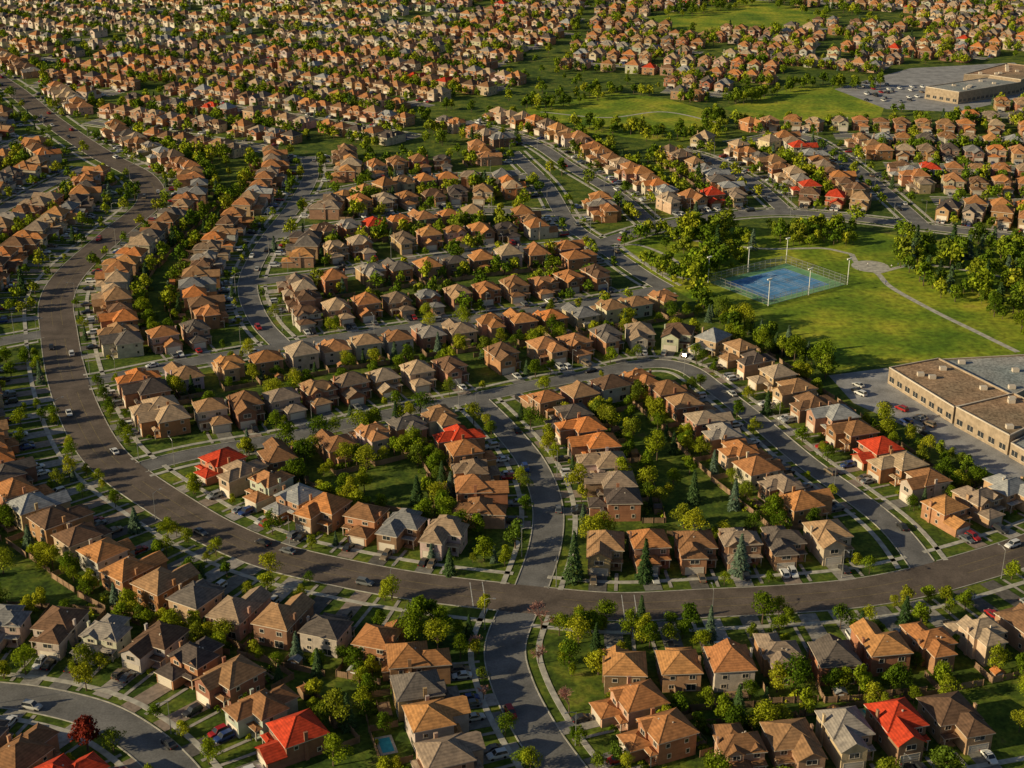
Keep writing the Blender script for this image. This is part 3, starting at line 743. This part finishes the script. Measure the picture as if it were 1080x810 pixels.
def flatb(name,px,hh,roofm):
    pl=[Vector((a,b_,0)) for a,b_ in px]
    A=sum(pl[i].x*pl[(i+1)%len(pl)].y-pl[(i+1)%len(pl)].x*pl[i].y for i in range(len(pl)))
    if A<0: pl.reverse()
    w=P();r_=P();gl=P();tr=P(); n=len(pl); c=sum(pl,Vector())/n
    for i in range(n):
        a=pl[i];b_=pl[(i+1)%n]; d=(b_-a); L_=d.length; d.normalize(); o=Vector((d.y,-d.x,0)); up=Vector((0,0,1))
        w.poly([a,b_,b_+up*hh,a+up*hh])
        ai=a-o*.35;bi=b_-o*.35
        tr.poly([a+up*(hh)+o*.06,b_+up*hh+o*.06,bi+up*hh,ai+up*hh]); tr.poly([a+up*(hh-.35)+o*.06,b_+up*(hh-.35)+o*.06,b_+up*hh+o*.06,a+up*hh+o*.06]); w.poly([bi+up*hh,ai+up*hh,ai+up*(hh-.6),bi+up*(hh-.6)][::-1])
        k=int(L_/4.2)
        for j in range(k):
            s0=a+d*((j+.5)*L_/k-1.3)+o*.03; e0=s0+d*2.6
            gl.poly([s0+up*1.1,e0+up*1.1,e0+up*2.9,s0+up*2.9])
            tr.poly([s0+up*.95+o*.03,e0+up*.95+o*.03,e0+up*1.1+o*.03,s0+up*1.1+o*.03])
            m_=(s0+e0)/2+o*.02; tr.poly([m_-d*.05+up*1.1,m_+d*.05+up*1.1,m_+d*.05+up*2.9,m_-d*.05+up*2.9])
    r_.poly([q+Vector((0,0,hh-.5)) for q in pl])
    for k in range(max(4,int(c.length/110))):
        q=c.lerp(pl[R.randrange(n)],R.uniform(.1,.7)); tr.box(q.x-1.1,q.x+1.1,q.y-.8,q.y+.8,hh-.5,hh+.7)
    e=bpy.data.objects.new(name,None); COL.objects.link(e)
    for nm,pp_,mm in (('walls',w,M['sbrick']),('roof',r_,roofm),('windows',gl,M['glass']),('trim',tr,M['trim'])): obj(nm,mkmesh(nm,[(pp_,mm)]),parent=e)
flatb('school_building',PX([(936,404),(988,394),(1064,433),(1004,447)]),6,M['flat'])
flatb('school_building',PX([(1006,449),(1066,434),(1110,456),(1062,480)]),6.8,M['flat'])
flatb('school_building',PX([(991,393),(1080,388),(1115,408),(1066,432)]),5.2,M['flat2'])
flatb('school_building',PX([(1064,482),(1112,458),(1130,470),(1130,500),(1095,500)]),5,M['flat2'])
flatb('school_building',PX([(975,104),(1040,94),(1075,99),(1010,110)]),8,M['flat2'])
flatb('school_building',PX([(1015,92),(1060,80),(1110,86),(1075,98),(1042,93)]),9,M['flat'])
for k in range(40):
    u=R.uniform(890,985);v=394+(u-900)*.62+R.uniform(2,22); x,y=G(u,v)
    if k<12 and inpoly(x,y,LOT1): addcar(x,y,.6,z=.02)
for k in range(30):
    x,y=G(R.uniform(900,980),R.uniform(88,108))
    if inpoly(x,y,LOT2): addcar(x,y,R.choice((.3,3.4)),z=.02)
# ------------------------------------------------------------------ people
def person_mesh():
    J=[((0,0,.95),.13),((0,0,1.2),.14),((0,0,1.42),.12),((0,0,1.52),.055),((0,0,1.60),.09),((0,.01,1.72),.08),
       ((.19,0,1.42),.06),((.26,.08,1.15),.045),((.25,.2,.92),.035),((-.19,0,1.42),.06),((-.26,-.08,1.15),.045),((-.25,.0,.9),.035),
       ((.09,0,.9),.09),((.1,.18,.5),.06),((.1,.2,.08),.045),((.1,.34,.04),.035),((-.09,0,.9),.09),((-.1,-.05,.5),.06),((-.1,-.28,.1),.045),((-.1,-.16,.04),.035)]
    E=[(0,1),(1,2),(2,3),(3,4),(4,5),(2,6),(6,7),(7,8),(2,9),(9,10),(10,11),(0,12),(12,13),(13,14),(14,15),(0,16),(16,17),(17,18),(18,19)]
    me=bpy.data.meshes.new('person_mesh'); me.from_pydata([j[0] for j in J],E,[]); o=bpy.data.objects.new('tmp',me); COL.objects.link(o)
    o.modifiers.new('s','SKIN'); o.modifiers.new('u','SUBSURF').levels=1
    for i,j in enumerate(J): me.skin_vertices[0].data[i].radius=(j[1],j[1])
    me.skin_vertices[0].data[0].use_root=True
    dg=bpy.context.evaluated_depsgraph_get(); m2=bpy.data.meshes.new_from_object(o.evaluated_get(dg)); bpy.data.objects.remove(o)
    m2.materials.clear()
    m,nt,b=newmat('skin'); b.inputs['Base Color'].default_value=(.45,.28,.2,1)
    m3,nt3,b3=newmat('clothing'); oi=N(nt3,'ShaderNodeObjectInfo'); nt3.links.new(oi.outputs['Color'],b3.inputs['Base Color'])
    m4,_,b4=newmat('hair_and_trousers'); b4.inputs['Base Color'].default_value=(.03,.03,.05,1)
    for x in (m,m3,m4): m2.materials.append(x)
    for pl in m2.polygons:
        z=pl.center.z
        pl.material_index=2 if (z>1.68 or z<.93 and abs(pl.center.x)<.2) else (0 if z>1.48 or z<.98 else 1)
    return m2
PMESH=person_mesh()
for u,v in ((940,283),(947,281),(958,279),(965,283),(915,281),(972,280),(905,286),(934,300),(452,722),(700,651)):
    x,y=G(u,v); obj('person',PMESH,(x,y,.05),R.random()*6.28,color=R.choice([(.6,.05,.04),(.7,.7,.7),(.05,.1,.4),(.6,.4,.05)]))
# ------------------------------------------------------------------ light, sky, camera
az=math.radians(17); el=math.radians(20)
d=Vector((math.cos(el)*math.cos(az),math.cos(el)*math.sin(az),-math.sin(el)))
sl=bpy.data.lights.new('sun','SUN'); sl.energy=5.0; sl.angle=math.radians(.5); sl.color=(1,.82,.5)
so=bpy.data.objects.new('sun',sl); so.rotation_euler=d.to_track_quat('-Z','Y').to_euler(); so.location=(-200,0,300); COL.objects.link(so)
w=bpy.data.worlds.new('World'); sc.world=w; w.use_nodes=True; nt=w.node_tree
sk=nt.nodes.new('ShaderNodeTexSky'); sk.sky_type='NISHITA'; sk.sun_disc=False; sk.sun_elevation=el; sk.sun_rotation=math.atan2(-d.x,-d.y)%(2*math.pi)
bg=nt.nodes['Background']; nt.links.new(sk.outputs[0],bg.inputs[0]); bg.inputs[1].default_value=.06
cam=bpy.data.cameras.new('camera'); cam.lens=50; cam.sensor_width=36; cam.clip_end=30000; cam.clip_start=1
co=bpy.data.objects.new('camera',cam); co.location=(0,0,H); co.rotation_euler=(math.pi/2-TH,0,0); COL.objects.link(co); sc.camera=co
sc.view_settings.view_transform='Standard'; sc.view_settings.look='None'; sc.view_settings.exposure=0
print('trees',cnt[0],'cars',ncar,'objects',len(bpy.data.objects),time.time()-T0)
